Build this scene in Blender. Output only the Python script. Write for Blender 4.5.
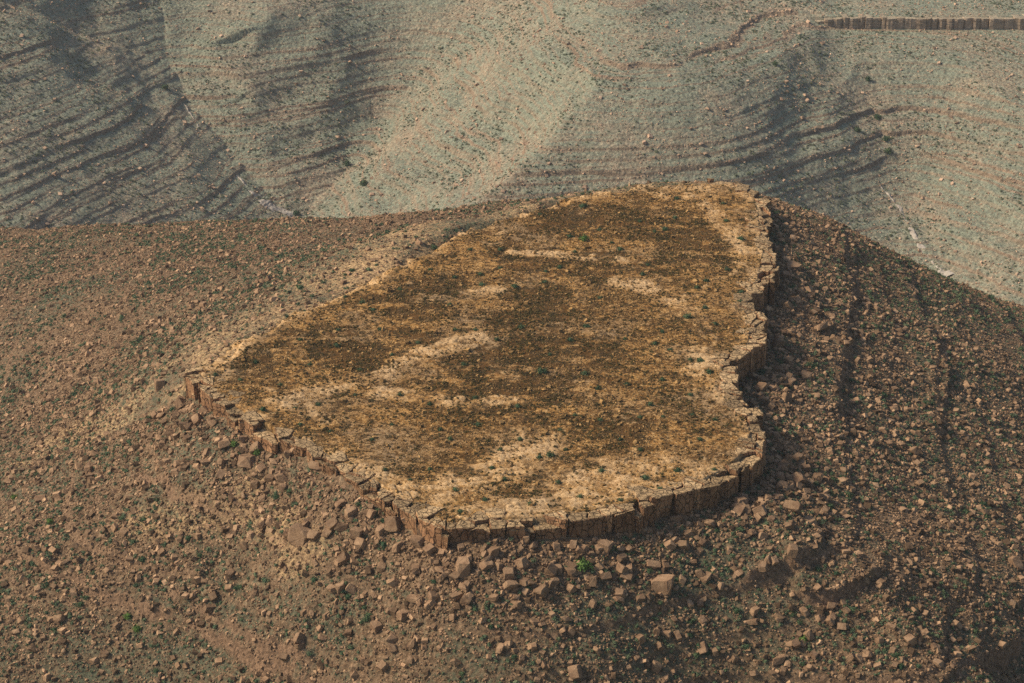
import bpy, bmesh, math, random
import numpy as np
from mathutils import Vector
R = math.radians
for o in list(bpy.data.objects): bpy.data.objects.remove(o)
SC = bpy.context.scene
COL = SC.collection

# ------------------------------------------------------------------ camera, light
CAM_H, PITCH, FPX = 104.5, 24.0, 2053.0
cam = bpy.data.cameras.new('camera'); camo = bpy.data.objects.new('camera', cam); COL.objects.link(camo)
camo.location = (0, 0, CAM_H); camo.rotation_euler = (R(90 - PITCH), 0, 0)
cam.lens = 36 * FPX / 1024; cam.clip_start = 1; cam.clip_end = 8000
SC.camera = camo
SUN_EL, SUN_AZ = 40.0, 272.0        # compass azimuth of the sun, clockwise from +Y (270 = from -X)
w = bpy.data.worlds.new('World'); SC.world = w; w.use_nodes = True
nt = w.node_tree; bg = nt.nodes['Background']
sky = nt.nodes.new('ShaderNodeTexSky'); sky.sky_type = 'NISHITA'; sky.sun_disc = False
sky.sun_elevation = R(SUN_EL); sky.sun_rotation = R(SUN_AZ)
sky.air_density = 1.0; sky.dust_density = 2.0
nt.links.new(sky.outputs[0], bg.inputs[0]); bg.inputs[1].default_value = 0.115
sun = bpy.data.lights.new('sun', 'SUN'); suno = bpy.data.objects.new('sun', sun); COL.objects.link(suno)
sun.energy = 5.0; sun.angle = R(8); sun.color = (1.0, 0.86, 0.66)
sd = Vector((math.sin(R(SUN_AZ)) * math.cos(R(SUN_EL)), math.cos(R(SUN_AZ)) * math.cos(R(SUN_EL)), math.sin(R(SUN_EL))))
suno.rotation_euler = sd.to_track_quat('Z', 'Y').to_euler(); suno.location = (-100, 0, 300)
vs = SC.view_settings; vs.view_transform = 'Standard'; vs.look = 'None'; vs.exposure = 0.08; vs.gamma = 1.0
try: vs.use_curve_mapping = False
except Exception: pass
SC.render.engine = 'CYCLES'; SC.cycles.max_bounces = 4; SC.cycles.volume_bounces = 1; SC.cycles.use_denoising = False

# ------------------------------------------------------------------ maths helpers
rng = np.random.default_rng(7)
CP, SP = math.cos(R(PITCH)), math.sin(R(PITCH))
def pix(px, py, z):
    """survey point: image sight line (px, py) met with level z -> world x, y"""
    a = (np.asarray(px, float) - 512) / FPX; b = (341.5 - np.asarray(py, float)) / FPX
    dy = CP + b * SP; dz = -SP + b * CP
    t = (np.asarray(z, float) - CAM_H) / dz
    return a * t, dy * t
def project(x, y, z):
    dz = z - CAM_H
    d = y * CP - dz * SP; u = y * SP + dz * CP
    return 512 + FPX * x / d, 341.5 - FPX * u / d
def hsh(ix, iy, s):
    n = (ix.astype(np.int64) * 374761393 + iy.astype(np.int64) * 668265263 + s * 974634777) & 0xffffffff
    n = ((n ^ (n >> 13)) * 1274126177) & 0xffffffff
    n = ((n ^ (n >> 16)) * 2246822519) & 0xffffffff
    return ((n ^ (n >> 15)) & 0xffffff) / float(0xffffff)
def vnoise(x, y, s=0):
    ix = np.floor(x); iy = np.floor(y); fx = x - ix; fy = y - iy
    fx = fx * fx * (3 - 2 * fx); fy = fy * fy * (3 - 2 * fy)
    a = hsh(ix, iy, s); b = hsh(ix + 1, iy, s); c = hsh(ix, iy + 1, s); d = hsh(ix + 1, iy + 1, s)
    return (a + (b - a) * fx) * (1 - fy) + (c + (d - c) * fx) * fy
def fbm(x, y, sc, octv=4, s=0):
    r = 0; a = .5; t = 0; x = x / sc; y = y / sc
    for k in range(octv):
        r = r + a * vnoise(x, y, s + k); t += a; a *= .55
        x, y = x * 1.63 - y * 1.21 + 3.1, x * 1.21 + y * 1.63 - 1.7
    return r / t                      # 0..1
def seed_pt(ix, iy, sp, s=0):
    return (ix + .5 + .8 * (hsh(ix, iy, 50 + s) - .5)) * sp, (iy + .5 + .8 * (hsh(ix, iy, 60 + s) - .5)) * sp
def worley(x, y, sp, s=0):
    """distance-to-edge of a jittered cell pattern, and a per-cell value"""
    ix = np.floor(x / sp); iy = np.floor(y / sp)
    f1 = np.full(x.shape, 1e9); f2 = f1.copy(); cv = np.zeros(x.shape)
    for i in (-1, 0, 1):
        for j in (-1, 0, 1):
            sx, sy = seed_pt(ix + i, iy + j, sp, s)
            d = np.hypot(x - sx, y - sy)
            h = hsh(ix + i, iy + j, 70 + s)
            m = d < f1
            f2 = np.where(m, f1, np.minimum(f2, d)); cv = np.where(m, h, cv); f1 = np.where(m, d, f1)
    return (f2 - f1) * .5, cv
def sstep(a, b, x):
    t = np.clip((x - a) / (b - a), 0, 1); return t * t * (3 - 2 * t)
class TPS:
    def __init__(self, pts, smooth=0.0):
        P = np.array(pts, float); self.c = P[:, :2]; n = len(P)
        K = self.k(P[:, None, :2] - P[None, :, :2]) + smooth * np.eye(n)
        Q = np.c_[np.ones(n), self.c / 100]
        A = np.block([[K, Q], [Q.T, np.zeros((3, 3))]])
        self.w = np.linalg.lstsq(A, np.r_[P[:, 2], 0, 0, 0], rcond=None)[0]
    def k(self, d):
        r2 = (d ** 2).sum(-1) / 1e4 + 1e-9
        return r2 * np.log(r2)
    def __call__(self, x, y):
        out = np.zeros(x.shape)
        for (cx, cy), wt in zip(self.c, self.w):
            r2 = ((x - cx) ** 2 + (y - cy) ** 2) / 1e4 + 1e-9
            out += wt * r2 * np.log(r2)
        n = len(self.c)
        return out + self.w[n] + self.w[n + 1] * x / 100 + self.w[n + 2] * y / 100
def poly_dist(x, y, P, closed=True):
    """distance to a polyline and index of nearest segment"""
    best = np.full(x.shape, 1e9); idx = np.zeros(x.shape, int)
    n = len(P)
    for i in range(n if closed else n - 1):
        ax, ay = P[i]; bx, by = P[(i + 1) % n]
        dx, dy = bx - ax, by - ay
        t = np.clip(((x - ax) * dx + (y - ay) * dy) / (dx * dx + dy * dy), 0, 1)
        d = np.hypot(x - ax - t * dx, y - ay - t * dy)
        m = d < best; best = np.where(m, d, best); idx = np.where(m, i, idx)
    return best, idx
def inside(x, y, P):
    r = np.zeros(x.shape, bool); n = len(P)
    for i in range(n):
        ax, ay = P[i]; bx, by = P[(i + 1) % n]
        c = ((ay > y) != (by > y))
        with np.errstate(divide='ignore', invalid='ignore'):
            r ^= c & (x < (bx - ax) * (y - ay) / ((by - ay) or 1e-9) + ax)
    return r

# ------------------------------------------------------------------ the land
RIM_PX = [(181,372),(195,386),(215,404),(240,421),(265,434),(300,448),(322,464),(350,481),(377,496),(410,516),(442,530),
          (470,529),(500,527),(530,526),(560,524),(600,518),(640,509),(680,494),(715,486),(742,472),(762,452),(767,432),
          (760,414),(748,397),(736,379),(741,359),(763,347),(766,322),(754,302),(771,282),(777,252),(772,222),(768,197),(745,181),
          # from here on the back edge, where the cap rock runs out without a cliff
          (700,179),(640,181),(580,190),(520,205),(470,222),(430,238),(395,258),(340,284),(280,312),(225,342)]
N_CLIFF = 33
RIM = np.array([pix(a, b, 0) for a, b in RIM_PX])

near = [(*pix(a, b, z), z) for a, b, z in [
    (300,300,-1.2),(300,260,-7),(300,222,-20),(200,350,-2.2),(200,300,-9),(200,240,-23),(150,395,-6),
    (400,250,-.8),(400,228,-4),
    (100,390,-14),(100,300,-18),(100,235,-29),(0,480,-20),(0,400,-23),(0,300,-27),(0,236,-36),
    (-150,480,-33),(-150,350,-34),(-150,260,-41),(-200,700,-32),
    (0,555,-15.5),(110,597,-15.5),(250,650,-15.5),(330,683,-15),(0,683,-21),(200,683,-19.5),
    (250,540,-10.5),(150,480,-11),(100,440,-13),(380,600,-9),
    (460,683,-10.5),(560,683,-10.5),(640,683,-11.2),
    
    (850,262,-8.6),(852,330,-8.8),(850,400,-8.8),(862,500,-8.8),(872,575,-9),(820,603,-9),(740,612,-8.6),
    (905,300,-13),(940,345,-13.5),(935,430,-13.5),(950,520,-13.5),(990,600,-13.5),(1012,640,-13.5),(995,664,-13.5),(915,683,-13.5),
    (800,683,-13.5),(1024,683,-16),(1040,600,-16.5),(1024,500,-18),(1024,400,-20),(1024,330,-24),(1150,400,-32),(1150,600,-27),
    (460,800,-22),(700,800,-24),(200,800,-28),(1000,800,-34)]]
for a, b, z, g in [(-150,226,-42,.6),(0,224,-39,.62),(100,224,-33,.6),(200,221,-30,.6),(300,217,-26,.6),(400,211,-13,.5),(500,197,-4,.4),
                (830,215,-6.8,.6),(900,258,-13.5,.64),(960,284,-20,.66),(1030,305,-28,.66)]:
    x, y = pix(a, b, z)
    near.append((x, y, z)); l = math.hypot(x, y)
    for q in (22, 60): near.append((x + x / l * q, y + y / l * q, z - g * q * (1 if q < 40 else .95)))
for x in (-60, -20, 20, 40, 60): near.append((x * 1.2, 60 + 20 * 0, -62))
near += [(x, y, -3) for x, y in ((0, 215), (0, 240), (20, 215), (20, 250), (-20, 222), (10, 230))]
for i in range(N_CLIFF + 1, 40):
    a, b = RIM[i - 1], RIM[min(i + 1, len(RIM) - 1)]; t = (b - a) / np.hypot(*(b - a)); nn = np.array([t[1], -t[0]])
    if nn[1] < 0: nn = -nn
    for q_, z_ in (((2.5, -1.3), (9, -5), (25, -15)) if i < 38 else ((.6, -.35), (4, -.9), (9, -1.9))): near.append((*(RIM[i] + nn * q_), z_))
def cliff_h(i): return float(np.interp(i, [0, 4, 9, 13, 18, 22, 28, 33], [1.2, 1.7, 2.0, 2.9, 3.1, 3.5, 3.3, 2.2]))
for i in range(1, N_CLIFF):
    a, b = RIM[i - 1], RIM[i + 1]; t = (b - a) / np.hypot(*(b - a)); nn = np.array([t[1], -t[0]])
    if inside(np.array([RIM[i, 0] + nn[0]]), np.array([RIM[i, 1] + nn[1]]), RIM)[0]: nn = -nn
    q = RIM[i] + nn * 1.6; near.append((q[0], q[1], -cliff_h(i)))
ZN = TPS(near, .02)

far = []
def farp(px, py, y):       # survey point at known distance y
    b = (341.5 - py) / FPX; t = y / (CP + b * SP); a = (px - 512) / FPX
    far.append((a * t, y, CAM_H + t * (-SP + b * CP)))
def farz(px, py, z): x, y = pix(px, py, z); far.append((x, y, z))
def profile(px, py0, y0, slope, pys):
    b = (341.5 - py0) / FPX; z0 = CAM_H + y0 * (-SP + b * CP) / (CP + b * SP)
    for p in pys:
        b = (341.5 - p) / FPX; k = (-SP + b * CP) / (CP + b * SP)
        y = (CAM_H - z0 + slope * y0) / (slope - k)
        farp(px, p, y)
profile(-250, 230, 474, .34, (230, 120, 20)); profile(-100, 225, 480, .34, (225, 120, 0))
profile(0, 222, 489, .34, (300, 222, 150, 70, 0)); profile(75, 222, 502, .34, (222, 150, 70, 0)); profile(140, 222, 515, .35, (260, 222, 165, 110))
farp(225,222,529); farp(195,170,547); farp(150,60,588); farp(120,10,600)
for p in ((288,216,543),(240,170,560),(200,115,580),(168,60,602),(160,5,622)): farp(*p)      # first gully
for p in ((306,214,547),(345,172,572),(380,125,595),(412,70,618),(432,10,640)): farp(*p)     # second gully
for p in ((284,190,554),(262,150,565),(238,100,580),(228,62,592),(330,170,568),(320,120,586),(330,70,605),(290,20,618)): farp(*p)
for z, L in ((-59.1, ((542,30),(572,52),(590,80),(640,80),(712,70),(790,42),(830,26))),
             (-70.5, ((463,75),(485,118),(508,152),(612,154),(722,147),(812,120),(860,108))),
             (-76.5, ((432,100),(444,160),(464,188))), (-86, ((395,155),(415,200)))):
    for a, b in L: farz(a, b, z)
farz(560, 230, -84); farz(700, 230, -86); farz(820, 215, -88); farz(640, 35, -54); farz(700, 22, -55.5); farz(600, 5, -52); farz(760, 5, -56)
for p in ((960,300,488),(945,275,498),(907,215,525),(890,165,544),(870,100,566),(862,45,589)): farp(*p)
profile(1024, 300, 480, .38, (300, 200, 100, 30)); profile(965, 300, 487, .38, (300, 220, 120, 60)); profile(1200, 300, 474, .38, (300, 200, 100, 30))
far += [(200, 690, -25), (0, 700, -30), (-200, 700, -15), (-60, 430, -125), (60, 430, -125), (150, 430, -118), (-160, 400, -110)]
ZF = TPS(far, .005)

# the cliff line of the far tableland
FRIM = np.array([pix(a, b, -57.0) for a, b in ((806,17),(860,17.5),(930,18),(1024,18),(1150,20))])
FAR_TOP = -57.0
def terrace(z, x, y, p, amp, s, riser=.13):
    t = (z + (fbm(x, y, 40, 3, s) - .5) * p * .5 + (fbm(x, y, 3.0, 2, s + 9) - .5) * .25) / p
    k = np.floor(t); f = t - k
    m = (.35 + .65 * sstep(.25, .7, hsh(k, k * 0 + 3, s))) * (.3 + .7 * sstep(.35, .6, fbm(x, y + k * 31, 22, 2, s + 20)))
    lo = .5 - riser / 2; hi = .5 + riser / 2
    drop = .38
    g = np.where(f < lo, f * (1 - drop), np.where(f > hi, 1 - (1 - f) * (1 - drop), lo * (1 - drop) + (f - lo) / riser * (riser + drop * (1 - riser))))
    rock = m * sstep(lo - .05, lo + .01, f) * (1 - sstep(hi - .01, hi + .06, f))
    return z + (g - f) * p * m * amp, rock

# features of the plateau top (survey lines on the ground, world metres)
def wl(*p): return np.array([pix(a, b, 0) for a, b in p])
BARE = [(wl((235,424),(300,395),(345,380),(380,372),(430,352),(480,338)), 1.2),
        (wl((195,372),(255,325),(320,298),(380,268),(430,238),(500,212),(560,195),(640,183),(720,186)), 2.0),
        (wl((645,185),(700,200),(730,225),(745,262)), 1.3),
        (wl((515,250),(560,252),(620,262)), .9), (wl((625,280),(655,294),(690,306)), 1.4), (wl((470,292),(510,290),(530,282)), 1.2),
        (wl((690,352),(720,358),(700,375)), 1.3), (wl((470,520),(560,500),(600,470),(650,470),(700,478)), 2.2),
        (wl((420,500),(500,470),(540,440)), 2.0), (wl((300,440),(360,470),(420,505)), 2.0),(wl((540,500),(640,490)), 2.0),
        (wl((380,390),(440,400),(520,400)), 1.0)]
DARK = [((575,268),62,15),((540,300),55,16),((545,345),70,12),((250,352),40,16),((330,345),60,18),((600,215),90,16),((690,245),45,28),((450,385),60,9),
        ((545,390),90,20),((600,430),60,16),((420,300),60,22),((500,360),70,14),((430,345),36,14),((500,490),60,12),((350,415),30,7),((520,250),50,8)]
def plateau_masks(x, y):
    wx = x + (fbm(x, y, 6, 5, 101) - .5) * 14; wy = y + (fbm(x, y, 6, 5, 111) - .5) * 20
    bare = np.zeros(x.shape)
    for P, wd in BARE:
        d, _ = poly_dist(x + (wx - x) * .2, y + (wy - y) * .2, P, False); bare = np.maximum(bare, 1 - sstep(wd * .4, wd * 2.1, d))
    d, idx = poly_dist(x, y, RIM)
    cl = (idx <= N_CLIFF).astype(float)
    wob = (fbm(x, y, 7, 3, 131) - .5) * 7
    for q_ in (6.5,): bare = np.maximum(bare, .6 * (1 - sstep(.25, .8, np.abs(d + wob - q_))) * sstep(.46, .6, fbm(x + q_ * 9, y, 8, 3, 132)))
    rimw = np.where((idx > 14), 3.2, 1.8)
    bare = np.maximum(bare, cl * (1 - sstep(rimw * .4, rimw * 1.3, d + (fbm(x, y, 3, 3, 5) - .5) * 4)))
    bare = bare * (.15 + .85 * sstep(.40, .54, fbm(x, y, 2.6, 4, 33))) * (.35 + .65 * sstep(.38, .5, fbm(x * .6, y, .9, 3, 34)))
    dark = np.zeros(x.shape)
    px, py = project(wx, wy, 0 * wx)
    for (a, b), rx, ry in DARK:
        dark = np.maximum(dark, 1 - sstep(.35, 1.15, np.hypot((px - a) / rx, (py - b) / ry)))
    streak = fbm(x * .45 + y * .1, y, 2.2, 4, 121)
    dark = dark * sstep(.30, .5, streak) * 1.1 + .4 * sstep(.46, .58, streak)
    return bare, np.clip(dark, 0, 1) * (1 - bare)

GULLY = []
for pts, sl, sr in ((((300,240,528),(288,216,543),(240,170,560),(200,115,580),(168,60,602),(160,5,622),(150,-60,645)), .40, .28),
                    (((308,240,532),(306,214,545),(345,172,568),(380,125,590),(412,70,612),(432,10,634),(455,-60,662)), .40, .43),
                    (((985,310,474),(945,275,496),(907,215,523),(890,165,542),(870,100,564),(862,45,588)), .38, .34)):
    P = []
    for p_, q_, yy in pts:
        b = (341.5 - q_) / FPX; t = yy / (CP + b * SP); P.append(((p_ - 512) / FPX * t, yy, CAM_H + t * (-SP + b * CP)))
    GULLY.append((np.array(P), sl, sr))
def carve(z, x, y):
    for P, sl, sr in GULLY:
        best = np.full(x.shape, 1e9); side = np.zeros(x.shape); zg = np.zeros(x.shape)
        for i in range(len(P) - 1):
            a, b = P[i], P[i + 1]; dx, dy = b[0] - a[0], b[1] - a[1]
            t = np.clip(((x - a[0]) * dx + (y - a[1]) * dy) / (dx * dx + dy * dy), 0, 1)
            qx, qy = a[0] + t * dx, a[1] + t * dy; d = np.hypot(x - qx, y - qy); m = d < best
            best = np.where(m, d, best); side = np.where(m, (x - a[0]) * dy - (y - a[1]) * dx, side); zg = np.where(m, a[2] + t * (b[2] - a[2]), zg)
        v = zg + best * np.where(side > 0, sr, sl) + .0045 * np.maximum(best - 16, 0) ** 2 + .6 * np.sin(best * .35 + y * .12) * sstep(3, 14, best)
        k = 1.2; h = np.clip(.5 + .5 * (z - v) / k, 0, 1)
        z = z * (1 - h) + v * h - k * h * (1 - h)
    return z
LEDGES = []
for pts, hh in (([(860,235),(855,300),(847,360),(838,412),(842,440)], .65), ([(935,325),(950,370),(946,410),(930,445)], .65), ([(790,606),(830,603),(866,591),(880,580)], 1.1),
                ([(895,684),(960,675),(992,668),(1014,650),(1019,630)], 1.5), ([(-20,548),(60,572),(110,597),(180,622),(250,655),(300,683),(360,700)], .8),
                ([(155,590),(200,612),(232,630),(270,655),(330,680)], .6), ([(735,585),(775,578),(815,560),(835,535)], .8), ([(120,470),(180,500),(240,530)], .4)):
    a_ = np.array([p[0] for p in pts], float); b_ = np.array([p[1] for p in pts], float); z_ = np.full(len(a_), -10.0)
    for k in range(40):
        x_, y_ = pix(a_, b_, z_); z_ = z_ * .6 + .4 * ZN(x_, y_)
    P = np.c_[x_, y_]; LEDGES.append((P, hh))
def ledges(z, x, y):
    rk = np.zeros(x.shape); wx = x + (fbm(x, y, 4, 3, 141) - .5) * 2.6; wy = y + (fbm(x, y, 4, 3, 151) - .5) * 2.6
    for P, hh in LEDGES:
        m = (x > P[:, 0].min() - 22) & (x < P[:, 0].max() + 22) & (y > P[:, 1].min() - 22) & (y < P[:, 1].max() + 22)
        if not m.any(): continue
        X_, Y_ = wx[m], wy[m]; best = np.full(X_.shape, 1e9); sd_ = np.zeros(X_.shape); end = np.zeros(X_.shape)
        for i in range(len(P) - 1):
            a, b = P[i], P[i + 1]; dx, dy = b - a
            t = ((X_ - a[0]) * dx + (Y_ - a[1]) * dy) / (dx * dx + dy * dy); tc = np.clip(t, 0, 1)
            d = np.hypot(X_ - a[0] - tc * dx, Y_ - a[1] - tc * dy); q = d < best
            sg = np.sign((X_ - a[0]) * dy - (Y_ - a[1]) * dx); best = np.where(q, d, best); sd_ = np.where(q, sg, sd_)
            u = (i + tc) / (len(P) - 1); end = np.where(q, sstep(0, .15, u) * sstep(1, .85, u), end)
        out = 1.0
        c0 = P[len(P) // 2]; tdir = P[len(P) // 2] - P[len(P) // 2 - 1]; nrm = np.array([tdir[1], -tdir[0]]); nrm = nrm / np.hypot(*nrm)
        q1, q2 = c0 + nrm * 3, c0 - nrm * 3; zz = ZN(np.array([q1[0], q2[0]]), np.array([q1[1], q2[1]]))
        out = 1.0 if zz[0] < zz[1] else -1.0              # which side is downhill
        s_ = best * sd_ * out
        h_ = 1.15 * hh * end * (.3 + 1.0 * sstep(.35, .65, fbm(X_, Y_, 5, 3, 161)))
        z[m] += np.where(s_ < 0, np.exp(s_ / 9), 0) * h_ * .8 * sstep(0, .25, np.abs(s_))
        rk[m] = np.maximum(rk[m], end * (np.abs(s_ + .1) < .36) * sstep(.28, .42, fbm(X_, Y_, 3, 3, 163)))
    return z, rk
def height(x, y, detail=True):
    """ground height (everything but the cap rock) + masks"""
    # inner field: ground below the cap rock, near hill
    zn = ZN(x, y)
    ins = inside(x, y, RIM); dr = poly_dist(x, y, RIM)[0] if ins.any() else 0
    zn, rk = terrace(zn, x, y, 3.0, .42, 301, .07)
    zn, rk2 = ledges(zn, x, y); rk = np.maximum(rk * .7, rk2)
    zn = zn + (fbm(x, y, 14, 4, 11) - .5) * 1.3 + (fbm(x, y, 2.2, 3, 12) - .5) * .55
    if ins.any():
        bk = ins & (poly_dist(x, y, RIM)[1] > N_CLIFF)
        zn = np.where(bk, np.maximum(zn, -.9 - .3 * dr), zn)
    zn = np.where(ins, np.minimum(zn, -.2 - .5 * np.minimum(dr, 4)), zn)
    zf = ZF(x, y)
    zf = carve(zf + (fbm(x, y, 30, 4, 41) - .5) * 3.0 + 1.0, x + (fbm(x, y, 12, 3, 44) - .5) * 5, y)
    zf, rf = terrace(zf, x, y, 4.2, .45, 401, .04)
    zf, rf2 = terrace(zf, x + 91, y, 1.9, .5, 421, .08)
    zf, rf3 = terrace(zf, x - 37, y, .95, .6, 441, .16)
    rf = np.maximum(np.maximum(rf, rf2), rf3 * .7)
    zf = zf + (fbm(x, y, 3.5, 3, 43) - .5) * .7
    # far tableland above the cliff line
    d, idx = poly_dist(x, y, FRIM, False)
    fy = np.interp(x, FRIM[:, 0], FRIM[:, 1])
    on = (x > FRIM[0, 0] - 2) & (y > fy + 1.2)
    top = FAR_TOP + (fbm(x, y, 20, 3, 77) - .5) * .6 + (y - fy) * .012
    bl = sstep(-2, 12, x - FRIM[0, 0])
    zf = np.where(on, zf + (top - zf) * bl, zf + (np.minimum(zf, FAR_TOP - 3.2 - np.maximum(0, fy - y) * .2) - zf) * bl)
    rf = np.where(on, 0, rf)
    floor = -118 + (fbm(x, y, 25, 3, 71) - .5) * 6
    zn = np.where(y > 420, -300, zn); zf = np.where(y < 380, -300, zf)
    z = np.maximum(np.maximum(zn, zf), floor)
    rock = np.where(zn >= zf, rk, rf)
    return z, rock, zn >= zf
def cap_height(x, y, want_masks=False):
    """top of the cap rock, NaN outside"""
    ins = inside(x, y, RIM); d, idx = poly_dist(x, y, RIM)
    bare, dark = plateau_masks(x, y)
    e, cv = worley(x, y, 2.1)
    e2, cv2 = worley(x + .3 * (fbm(x, y, .8, 2, 2) - .5), y, .85, 7)
    back = (idx > N_CLIFF)
    z = (fbm(x, y, 22, 3, 21) - .5) * 1.1 * sstep(1, 12, d) + (fbm(x, y, 1.2, 3, 22) - .5) * .32
    z = z + bare * .12 + (cv2 - .5) * .14 * bare - .16 * dark
    crack = 1 - sstep(.03, .2, e); crack2 = (1 - sstep(.02, .12, e2)) * sstep(.35, .6, cv2)
    crack = np.maximum(crack * (d < 3.2) * (idx <= N_CLIFF) , crack2 * .9)
    z = z - bare * crack * .25
    cliffside = ~back
    edge = np.where(cliffside, sstep(1.9, 1.2, d), 0) * 6.0
    z = z - edge
    z = np.where(back, z - 1.1 * sstep(2.6, -.6, d - (fbm(x, y, 4, 3, 29) - .35) * 6), z)
    return (z, ins, bare, dark, crack) if want_masks else (z, ins)
def ground(x, y):
    z, _, _ = height(x, y)
    c, ins = cap_height(x, y)
    return np.where(ins & (c > z), c, z)
def drop_on_ground(px, py, y0=150, y1=720):
    """where a survey sight line meets the land"""
    px = np.atleast_1d(np.array(px, float)); py = np.atleast_1d(np.array(py, float))
    a = ((px - 512) / FPX)[:, None]; b = ((341.5 - py) / FPX)[:, None]
    ys = np.concatenate([np.arange(y0, 380, .5), np.arange(380, y1, 2.0)])[None, :]
    t = ys / (CP + b * SP); X = a * t; Zr = CAM_H + t * (-SP + b * CP); Y = np.broadcast_to(ys, X.shape)
    Zg = ground(X.ravel(), Y.ravel()).reshape(X.shape)
    hit = np.argmax(Zg >= Zr, axis=1); r = np.arange(len(px))
    h0 = np.maximum(hit - 1, 0)
    g1 = (Zg - Zr)[r, hit]; g0 = (Zg - Zr)[r, h0]
    f = np.clip(-g0 / (g1 - g0 + 1e-9), 0, 1)
    x = X[r, h0] + (X[r, hit] - X[r, h0]) * f; y = Y[r, h0] + (Y[r, hit] - Y[r, h0]) * f
    return x, y, ground(x, y)

# ------------------------------------------------------------------ materials
def new_mat(name):
    m = bpy.data.materials.new(name); m.use_nodes = True
    n = m.node_tree.nodes; l = m.node_tree.links; p = n['Principled BSDF']
    p.inputs['Roughness'].default_value = .92; p.inputs['Specular IOR Level'].default_value = .15
    return m, n, l, p
def nnoise(n, l, scale, detail=6, rough=.6, vec=None):
    t = n.new('ShaderNodeTexNoise'); t.inputs['Scale'].default_value = scale; t.inputs['Detail'].default_value = detail
    t.inputs['Roughness'].default_value = rough
    if vec: l.new(vec, t.inputs['Vector'])
    return t.outputs['Fac']
def ramp(n, l, src, stops):
    r = n.new('ShaderNodeValToRGB'); e = r.color_ramp.elements
    while len(e) < len(stops): e.new(.5)
    for k, (p, c) in enumerate(stops): e[k].position = p; e[k].color = (c, c, c, 1) if isinstance(c, (int, float)) else (*c, 1)
    l.new(src, r.inputs[0]); return r.outputs[0]
def mix(n, l, fac, a, b):
    m = n.new('ShaderNodeMix'); m.data_type = 'RGBA'
    for s, v in ((m.inputs[0], fac), (m.inputs[6], a), (m.inputs[7], b)):
        if hasattr(v, 'is_linked'): l.new(v, s)
        elif isinstance(v, (int, float)): s.default_value = v
        else: s.default_value = (*v, 1)
    return m.outputs[2]
def mth(n, l, op, a, b=0.0, clamp=False):
    m = n.new('ShaderNodeMath'); m.operation = op; m.use_clamp = clamp
    for s, v in ((m.inputs[0], a), (m.inputs[1], b)):
        if hasattr(v, 'is_linked'): l.new(v, s)
        else: s.default_value = v
    return m.outputs[0]
def attr(n, name):
    a = n.new('ShaderNodeAttribute'); a.attribute_name = name; return a
def coords(n):
    return n.new('ShaderNodeNewGeometry').outputs['Position']
def bump(n, l, p, h, strength, dist):
    b = n.new('ShaderNodeBump'); b.inputs['Strength'].default_value = strength; b.inputs['Distance'].default_value = dist
    l.new(h, b.inputs['Height']); l.new(b.outputs[0], p.inputs['Normal'])

def slope_material(name, soil_a, soil_b, rock_c, green, g_lo, g_hi, fine=2.2, bd=.35, ledge=(.3, .2, .1)):
    m, n, l, p = new_mat(name); co = coords(n)
    big = nnoise(n, l, .045, 4, .6, co); mid = nnoise(n, l, .35, 6, .65, co); fin = nnoise(n, l, fine, 8, .75, co)
    vo = n.new('ShaderNodeTexVoronoi'); vo.inputs['Scale'].default_value = fine * .9; l.new(co, vo.inputs['Vector'])
    c = mix(n, l, ramp(n, l, mid, [(.35, 0.0), (.65, 1.0)]), soil_a, soil_b)
    c = mix(n, l, ramp(n, l, fin, [(.47, 0.0), (.62, 1.0)]), c, rock_c)
    c = mix(n, l, mth(n, l, 'MULTIPLY', attr(n, 'pale').outputs['Fac'], ramp(n, l, nnoise(n, l, 1.6, 6, .75, co), [(.40, 0.0), (.54, 1.0)])), c, (.44, .295, .15))
    gm = mth(n, l, 'ADD', mth(n, l, 'MULTIPLY', big, .55), mth(n, l, 'MULTIPLY', nnoise(n, l, fine * .55, 6, .8, co), .6))
    gm = ramp(n, l, gm, [(g_lo, 0.0), (g_hi, 1.0)])
    rk = attr(n, 'rock').outputs['Fac']
    gm = mth(n, l, 'MULTIPLY', gm, mth(n, l, 'SUBTRACT', 1.0, rk, True))
    c = mix(n, l, gm, c, green)
    c = mix(n, l, mth(n, l, 'MULTIPLY', rk, .75), c, mix(n, l, fin, tuple(v * .6 for v in ledge), tuple(v * 1.5 for v in ledge)))
    # single stones and grains differ a little
    g = n.new('ShaderNodeTexVoronoi'); g.inputs['Scale'].default_value = fine * 1.4; l.new(co, g.inputs['Vector'])
    hs = n.new('ShaderNodeHueSaturation'); l.new(c, hs.inputs['Color'])
    sep = n.new('ShaderNodeSeparateColor'); l.new(g.outputs['Color'], sep.inputs[0])
    l.new(mth(n, l, 'ADD', mth(n, l, 'MULTIPLY', sep.outputs[0], .6), .7), hs.inputs['Value'])
    l.new(hs.outputs[0], p.inputs['Base Color'])
    h = mth(n, l, 'ADD', fin, mth(n, l, 'MULTIPLY', vo.outputs['Distance'], -.5))
    bump(n, l, p, h, 1.0, bd)
    return m
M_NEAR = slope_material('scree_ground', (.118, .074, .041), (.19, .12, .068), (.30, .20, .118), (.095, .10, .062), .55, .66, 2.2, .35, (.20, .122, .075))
M_FAR = slope_material('canyon_ground', (.25, .20, .135), (.32, .245, .165), (.44, .33, .23), (.205, .22, .16), .42, .60, 1.1, .6, (.185, .13, .088))

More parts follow.
